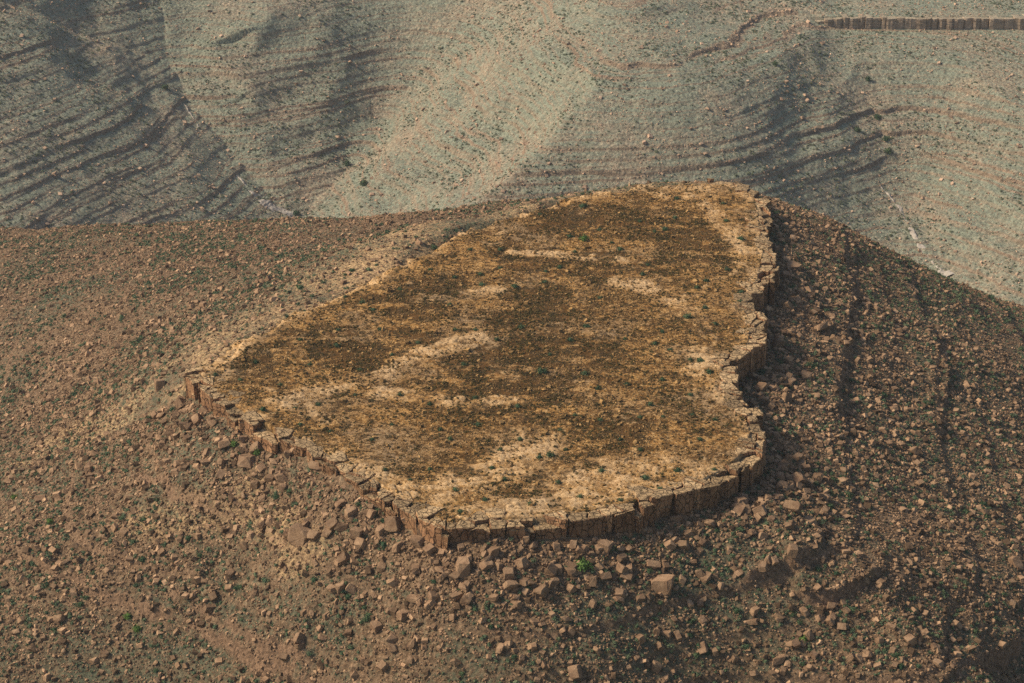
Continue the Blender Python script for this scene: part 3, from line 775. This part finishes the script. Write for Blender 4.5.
# middling stones: the ones that show largest stand alone, the others belong to the rubble
x, y, z, rk, r_ = slope_rock_field(1600000, 31)
d, di = poly_dist(x, y, RIM); d = np.where(di > N_CLIFF, 30, d)
size = .14 + .16 * r_.pareto(3.0, len(x)); size = np.clip(size * .92, .13, .95) 
size *= np.where(y > 270, .8, 1) * (1 + .3 * sstep(10, 2, d) - .15 * sstep(20, 45, d))
keep = r_.random(len(x)) < np.clip(.35 + 1.0 * size, 0, 1); x, y, z, rk, size = x[keep], y[keep], z[keep], rk[keep], size[keep]
dep = y * CP - (z - CAM_H) * SP; app = size / dep * FPX
px, py = project(x, y, z)
rk_ord = np.argsort(-app * ((px > 3) & (px < 1021) & (py > 3) & (py < 680)))
n_single = 300 - nb - 20
sing = rk_ord[:n_single]; rest = rk_ord[n_single:]
def band_label(items, zones, noun):
    """items: list of (px, py, obj); zones: list of (phrase, test). ordinal label inside its zone, one row at a time"""
    for ph, test in zones:
        Z_ = [q for q in items if test(q[0], q[1])]
        for q in Z_: items.remove(q)
        if not Z_: continue
        nrow = max(1, math.ceil(len(Z_) / 14)); Z_.sort(key=lambda q: q[1])
        rows = [Z_[int(i * len(Z_) / nrow):int((i + 1) * len(Z_) / nrow)] for i in range(nrow)]
        for k, row in enumerate(rows):
            row.sort(key=lambda q: q[0])
            rt = '' if nrow == 1 else (['upper', 'lower'][k] + ' row, ' if nrow == 2 else ordinal(k + 1) + ' row down, ')
            for j, q in enumerate(row): q[2]['label'] = '%s %s, %s%s from left' % (noun, ph, rt, ordinal(j + 1))
items = []
for k in sing:
    o = place('stone', BOULD[int(r_.integers(len(BOULD)))], M_BOULDER, x[k], y[k], z[k], size[k] * 1.15, r_, .4, 'stone', 'loose stones on the slopes', 'x', .1,
              (1, r_.uniform(.6, 1), r_.uniform(.6, 1)))
    items.append((px[k], py[k], o))
band_label(items, [('under the left cliff', lambda a, b: a < 200 and b < 470), ('on the lower left slope', lambda a, b: a < 200),
                   ('on the slope behind the plateau', lambda a, b: b < 360 and a < 500), ('on the shaded right slope', lambda a, b: a > 735 and b < 460),
                   ('under the lower left cliff', lambda a, b: a < 440 and b < 580), ('in the bottom left scree', lambda a, b: a < 440),
                   ('close under the front cliff', lambda a, b: a < 735 and b < 610), ('on the bottom middle slope', lambda a, b: a < 735),
                   ('on the bottom right ledges', lambda a, b: True)], 'brown stone')
pos = np.c_[x, y, z][rest]; sz = size[rest]
me = scatter_mesh('rubble', STONES, pos, sz, r_, .45, .1)
link('rubble', me, M_STONE, 'brown angular rubble and scree covering the slopes around the plateau', 'rubble', kind='stuff')
print('slope rubble', len(rest), 'smallest single', app[sing].min())
# chips on the plateau top
r_ = np.random.default_rng(77)
x = r_.uniform(RIM[:, 0].min(), RIM[:, 0].max(), 90000); y = r_.uniform(RIM[:, 1].min(), RIM[:, 1].max(), 90000)
ok = inside(x, y, RIM); x, y = x[ok], y[ok]; z, _, bare, dark, _ = cap_height(x, y, True)
ok = (z > -1.5) & (r_.random(len(x)) < (1 - .75 * bare)) & (r_.random(len(x)) < .35 + .65 * sstep(.35, .6, fbm(x, y, 5, 3, 91)))
x, y, z = x[ok], y[ok], z[ok]; size = np.clip(.10 + .09 * r_.pareto(3.0, len(x)), 0, .6)
me = scatter_mesh('rubble', CHIPS, np.c_[x, y, z], size, r_, .4, .08)
link('rubble', me, M_GOLDSTONE, 'ochre stone chips strewn over the flat plateau top', 'rubble', kind='stuff')
print('chips', len(x))
# far side: stones along the ledges and on the open slope
x = r_.uniform(-175, 175, 110000); y = r_.uniform(470, 640, 110000); z, rk, isn = height(x, y)
ok = in_view(x, y, z, .06) & ~isn & (r_.random(len(x)) < np.maximum(.35 * sstep(.45, .62, fbm(x, y, 12, 3, 17)) + .08, rk * .9))
x, y, z, rk = x[ok], y[ok], z[ok], rk[ok]
size = np.clip(.24 + .2 * r_.pareto(3.0, len(x)), .2, 1.2)
me = scatter_mesh('rubble', CHIPS, np.c_[x, y, z], size, r_, .4, .1)
link('rubble', me, M_FARSTONE, 'pale stones lying along the ledges of the far canyon side', 'rubble', kind='stuff')
print('far stones', len(x))

# ------------------------------------------------------------------ shrubs
def shrub_geo(r_, n, flat=.55, leaf=.16):
    """a cushion of small leaf faces through a low dome"""
    u = r_.normal(0, 1, (n, 3)); u /= np.linalg.norm(u, axis=1)[:, None]; u[:, 2] = np.abs(u[:, 2])
    rad = r_.uniform(.55, 1, n) ** .6 * (1 + .25 * np.sin(u[:, 0] * 5 + r_.random() * 6) * np.cos(u[:, 1] * 4))
    c = u * rad[:, None] * np.array([.5, .5, flat * .8]); V = []; F = []
    for k in range(n):
        a = r_.normal(0, 1, 3); a /= np.linalg.norm(a); b = np.cross(a, u[k]); b /= np.linalg.norm(b) + 1e-6
        s = leaf * r_.uniform(.6, 1.3)
        V += [c[k] - b * s * .5, c[k] + b * s * .5, c[k] + (u[k] * .5 + a * .5) * s]; F.append((3 * k, 3 * k + 1, 3 * k + 2))
    # low body of twigs so that the cushion is not see-through
    o = len(V); m = 7
    for k in range(m):
        t = k / m * 6.283; rr = .33 * r_.uniform(.8, 1.2); V.append(np.array([math.cos(t) * rr, math.sin(t) * rr, -.05]))
    for k in range(m):
        t = k / m * 6.283; rr = .24 * r_.uniform(.8, 1.2); V.append(np.array([math.cos(t) * rr, math.sin(t) * rr, flat * .5]))
    V.append(np.array([0, 0, flat * .68]))
    for k in range(m):
        k2 = (k + 1) % m; F += [(o + k, o + k2, o + m + k), (o + k2, o + m + k2, o + m + k), (o + m + k, o + m + k2, o + 2 * m)]
    return np.array(V), np.array(F)
r4 = np.random.default_rng(9)
TUFT = [shrub_geo(r4, 34, .5, .26) for _ in range(8)]
BUSH = [raw_mesh('shrub', *shrub_geo(r4, 150, r4.uniform(.5, .7), .15)) for _ in range(8)]
for b in BUSH: b.materials.append(M_SHRUB)
# single shrubs on the plateau, seen one by one in the photograph
SH = [(570,237,7),(612,243,6),(583,207,9),(540,215,6),(600,170+60,7),(455,278,8),(500,268,7),(410,246,7),(434,248,9),(352,271,7),(330,292,6),(312,297,7),(345,275,6),(362,303,9),
      (337,346,8),(345,297,6),(373,310,7),(392,355,6),(300,340,6),(256,363,7),(338,330,6),(418,343,7),(464,365,8),(480,275,8),(482,285,8),(497,340,6),(521,328,9),(570,340,7),
      (586,327,8),(550,355,6),(540,372,10),(598,389,8),(627,385,6),(545,372,8),(518,407,7),(478,425,9),(520,440,7),(492,468,7),(550,456,10),(540,458,8),(566,450,7),(602,471,9),(645,478,9),
      (580,497,8),(558,483,7),(505,480,7),(455,490,8),(460,512,8),(475,398,7),(440,430,7),(650,405,8),(663,417,6),(692,415,6),(678,471,9),(714,470,7),(640,417,6),(585,374,10),(662,380,7),
      (690,360,7),(625,339,6),(655,344,8),(688,318,10),(705,308,8),(662,332,6),(697,288,6),(706,281,7),(665,230,8),(640,222,6),(677,199,7),(675,218,6),(723,204,7),(726,221,7),(741,239,8),
      (727,270,7),(741,293,9),(740,301,8),(715,324,8),(700,361,10),(709,373,9),(600,298,6),(643,275,7),(648,265,6),(545,283,7),(515,287,8),(475,330,7),(455,330,6),(560,268,7),(546,272,6),
      (575,252,6),(500,250,6),(620,250,7),(655,232,6),(400,395,7),(355,395,6),(318,405,7),(295,408,6),(263,410,8),(330,432,6),(372,440,6),(392,425,6),(430,405,7),(450,440,8),(430,470,7),
      (410,480,6),(385,470,6),(300,425,7),(240,380,7),(215,375,6),(280,385,7),(310,365,6),(360,370,6),(620,440,6),(600,420,6),(640,450,7),(575,415,7),(500,450,6),(560,430,6),(485,500,7),
      (530,505,7),(620,500,6),(660,490,7),(700,440,7),(715,420,6),(690,395,7),(670,350,6),(470,250,7),(430,270,6),(400,290,7),(380,330,6),(450,305,7)]
x, y, z = drop_on_ground([q[0] for q in SH], [q[1] for q in SH])
items = []
for q, xx, yy, zz in zip(SH, x, y, z):
    d = yy * CP - (zz - CAM_H) * SP; s = q[2] * d / FPX * .95
    o = place('shrub', BUSH[int(r4.integers(8))], M_SHRUB, xx, yy, zz, s, r4, .08, 'shrub', 'dark shrubs dotted over the plateau', 'x', .27, (1, r4.uniform(.8, 1.2), r4.uniform(.7, 1.05)))
    items.append((q[0], q[1], o))
band_label(items, [('at the back of the plateau', lambda a, b: b < 245 and a > 480), ('near the pale back edge', lambda a, b: a < 480 and b < 315),
                   ('in the dark patch mid-plateau', lambda a, b: b < 310 and a < 640), ('near the right rim', lambda a, b: a > 655 and b < 400),
                   ('on the left part of the plateau', lambda a, b: a < 440 and b < 450), ('in the middle of the plateau', lambda a, b: b < 400),
                   ('on the front part of the plateau', lambda a, b: b < 455), ('near the front rim', lambda a, b: True)], 'small dark green shrub')
# fresh green ones, and scattered bigger shrubs on the slopes
GR = [(583,568,17,'bright green bush below the middle of the front cliff'), (257,453,11,'yellow green bush just below the left cliff'),
      (234,445,9,'small yellow green bush hugging the foot of the left cliff'), (584,240,9,'fresh green bush in a hollow at the plateau back'),
      (137,630,10,'bright green bush in the bottom left scree'), (14,498,8,'bright green bush at the far left of the scree'),
      (128,617,9,'bright green low bush above another in the bottom left scree'), (803,640,9,'bright green bush on the bottom right slope'),
      (50,523,8,'green bush on the left slope between brown stones')]
x, y, z = drop_on_ground([q[0] for q in GR], [q[1] for q in GR])
for q, xx, yy, zz in zip(GR, x, y, z):
    d = yy * CP - (zz - CAM_H) * SP; s = q[2] * d / FPX
    place('bush', BUSH[int(r4.integers(8))], M_FRESH, xx, yy, zz, s, r4, .05, 'bush', 'fresh green bushes', q[3], .25, (1, 1, 1.15))
GF = [(364,185,9,'green bush in the upper end of the shaded gully'),(347,165,8,'pale green bush in the shaded gully beside the lit spur'),(296,214,9,'dark green bush at the mouth of the pale stream bed'),
      (877,118,9,'tall green bush high in the right gully'),(886,140,8,'green bush lower in the right gully'),(857,131,8,'green bush left of the right gully'),(775,65,7,'lone pale green bush on the shaded far slope'),
      (888,152,9,'dark green bush above the right stream bed'),(868,80,7,'small bush near the head of the right gully'),(165,88,8,'green bush in the far left gully')]
x, y, z = drop_on_ground([q[0] for q in GF], [q[1] for q in GF], 420)
for q, xx, yy, zz in zip(GF, x, y, z):
    d = yy * CP - (zz - CAM_H) * SP; s = q[2] * d / FPX
    place('bush', BUSH[int(r4.integers(8))], M_SHRUB, xx, yy, zz, s, r4, .05, 'bush', 'bushes in the far gullies', q[3], .25, (1, 1, 1.1))
x, y, z, rk, r_ = slope_rock_field(120000, 55)
gp = sstep(.40, .58, fbm(x, y, 9, 4, 93)) * .85 + .15
ok = (r_.random(len(x)) < gp) & (rk < .3); x, y, z = x[ok], y[ok], z[ok]
size = np.clip(r_.lognormal(-.95, .38, len(x)), .18, 1.1)
dep = y * CP - (z - CAM_H) * SP; px, py = project(x, y, z)
o_ = np.argsort(-(size / dep) * ((px > 3) & (px < 1021) & (py > 3) & (py < 680)))
ns = 300 - len(SH) - len(GR) - len(GF); items = []
for k in o_[:ns]:
    o = place('shrub', BUSH[int(r4.integers(8))], M_SHRUB, x[k], y[k], z[k], size[k], r4, .1, 'shrub', 'shrubs scattered on the slopes', 'x', .27, (1, r4.uniform(.8, 1.2), .8)); items.append((px[k], py[k], o))
band_label(items, [('behind the plateau', lambda a, b: b < 350 and a < 500), ('on the left slope', lambda a, b: a < 250 and b < 540), ('on the shaded right slope', lambda a, b: a > 735 and b < 470),
                   ('on the bottom left slope', lambda a, b: a < 400), ('under the front cliff', lambda a, b: a < 735), ('on the bottom right slope', lambda a, b: True)], 'grey green shrub')
k = o_[ns:]
me = scatter_mesh('scrub', TUFT, np.c_[x, y, z + .02][k], size[k], r4, .1, .2, zs=1)
link('scrub', me, M_SCRUB, 'low grey green scrub growing between the stones of the slopes', 'scrub', kind='stuff'); print('scrub', len(k))
x = r4.uniform(RIM[:, 0].min(), RIM[:, 0].max(), 60000); y = r4.uniform(RIM[:, 1].min(), RIM[:, 1].max(), 60000)
ok = inside(x, y, RIM); x, y = x[ok], y[ok]; z, _, bare, dark, _ = cap_height(x, y, True)
ok = (z > -1.2) & (r4.random(len(x)) < (.18 + .8 * np.maximum(dark, 0)) * (1 - .7 * bare) * (.15 + 1.2 * sstep(.4, .62, fbm(x, y, 3, 4, 88)))); x, y, z = x[ok], y[ok], z[ok]
me = scatter_mesh('scrub', TUFT, np.c_[x, y, z], r4.uniform(.16, .4, len(x)), r4, .1, .2, zs=1)
link('scrub', me, M_DRY, 'tiny dry tufts on the flat plateau top', 'scrub', kind='stuff')
x = r4.uniform(-175, 175, 60000); y = r4.uniform(470, 650, 60000); z, rk, isn = height(x, y)
ok = in_view(x, y, z, .06) & ~isn & (rk < .4) & (r4.random(len(x)) < .08 + .6 * sstep(.42, .62, fbm(x, y, 14, 4, 66))); x, y, z = x[ok], y[ok], z[ok]
me = scatter_mesh('scrub', TUFT, np.c_[x, y, z], np.clip(r4.lognormal(-.7, .35, len(x)), .3, 1.0), r4, .1, .2, zs=1)
link('scrub', me, M_FARSCRUB, 'scrub dotted over the far canyon slopes', 'scrub', kind='stuff'); print('far scrub', len(x))

# ------------------------------------------------------------------ air
me = bpy.data.meshes.new('haze'); bm = bmesh.new(); bmesh.ops.create_cube(bm, size=1); bm.to_mesh(me); bm.free()
hz = bpy.data.objects.new('haze', me); COL.objects.link(hz)
hz.scale = (1300, 1200, 260); hz.location = (0, 420, -12)
hz['kind'] = 'stuff'; hz['label'] = 'thin pale haze filling the canyon air'; hz['category'] = 'haze'
m = bpy.data.materials.new('haze'); m.use_nodes = True; n = m.node_tree.nodes; n.remove(n['Principled BSDF'])
v = n.new('ShaderNodeVolumePrincipled'); v.inputs['Density'].default_value = .00009; v.inputs['Color'].default_value = (.86, .93, 1.0, 1)
v.inputs['Anisotropy'].default_value = .2
m.node_tree.links.new(v.outputs[0], n['Material Output'].inputs['Volume']); me.materials.append(m)
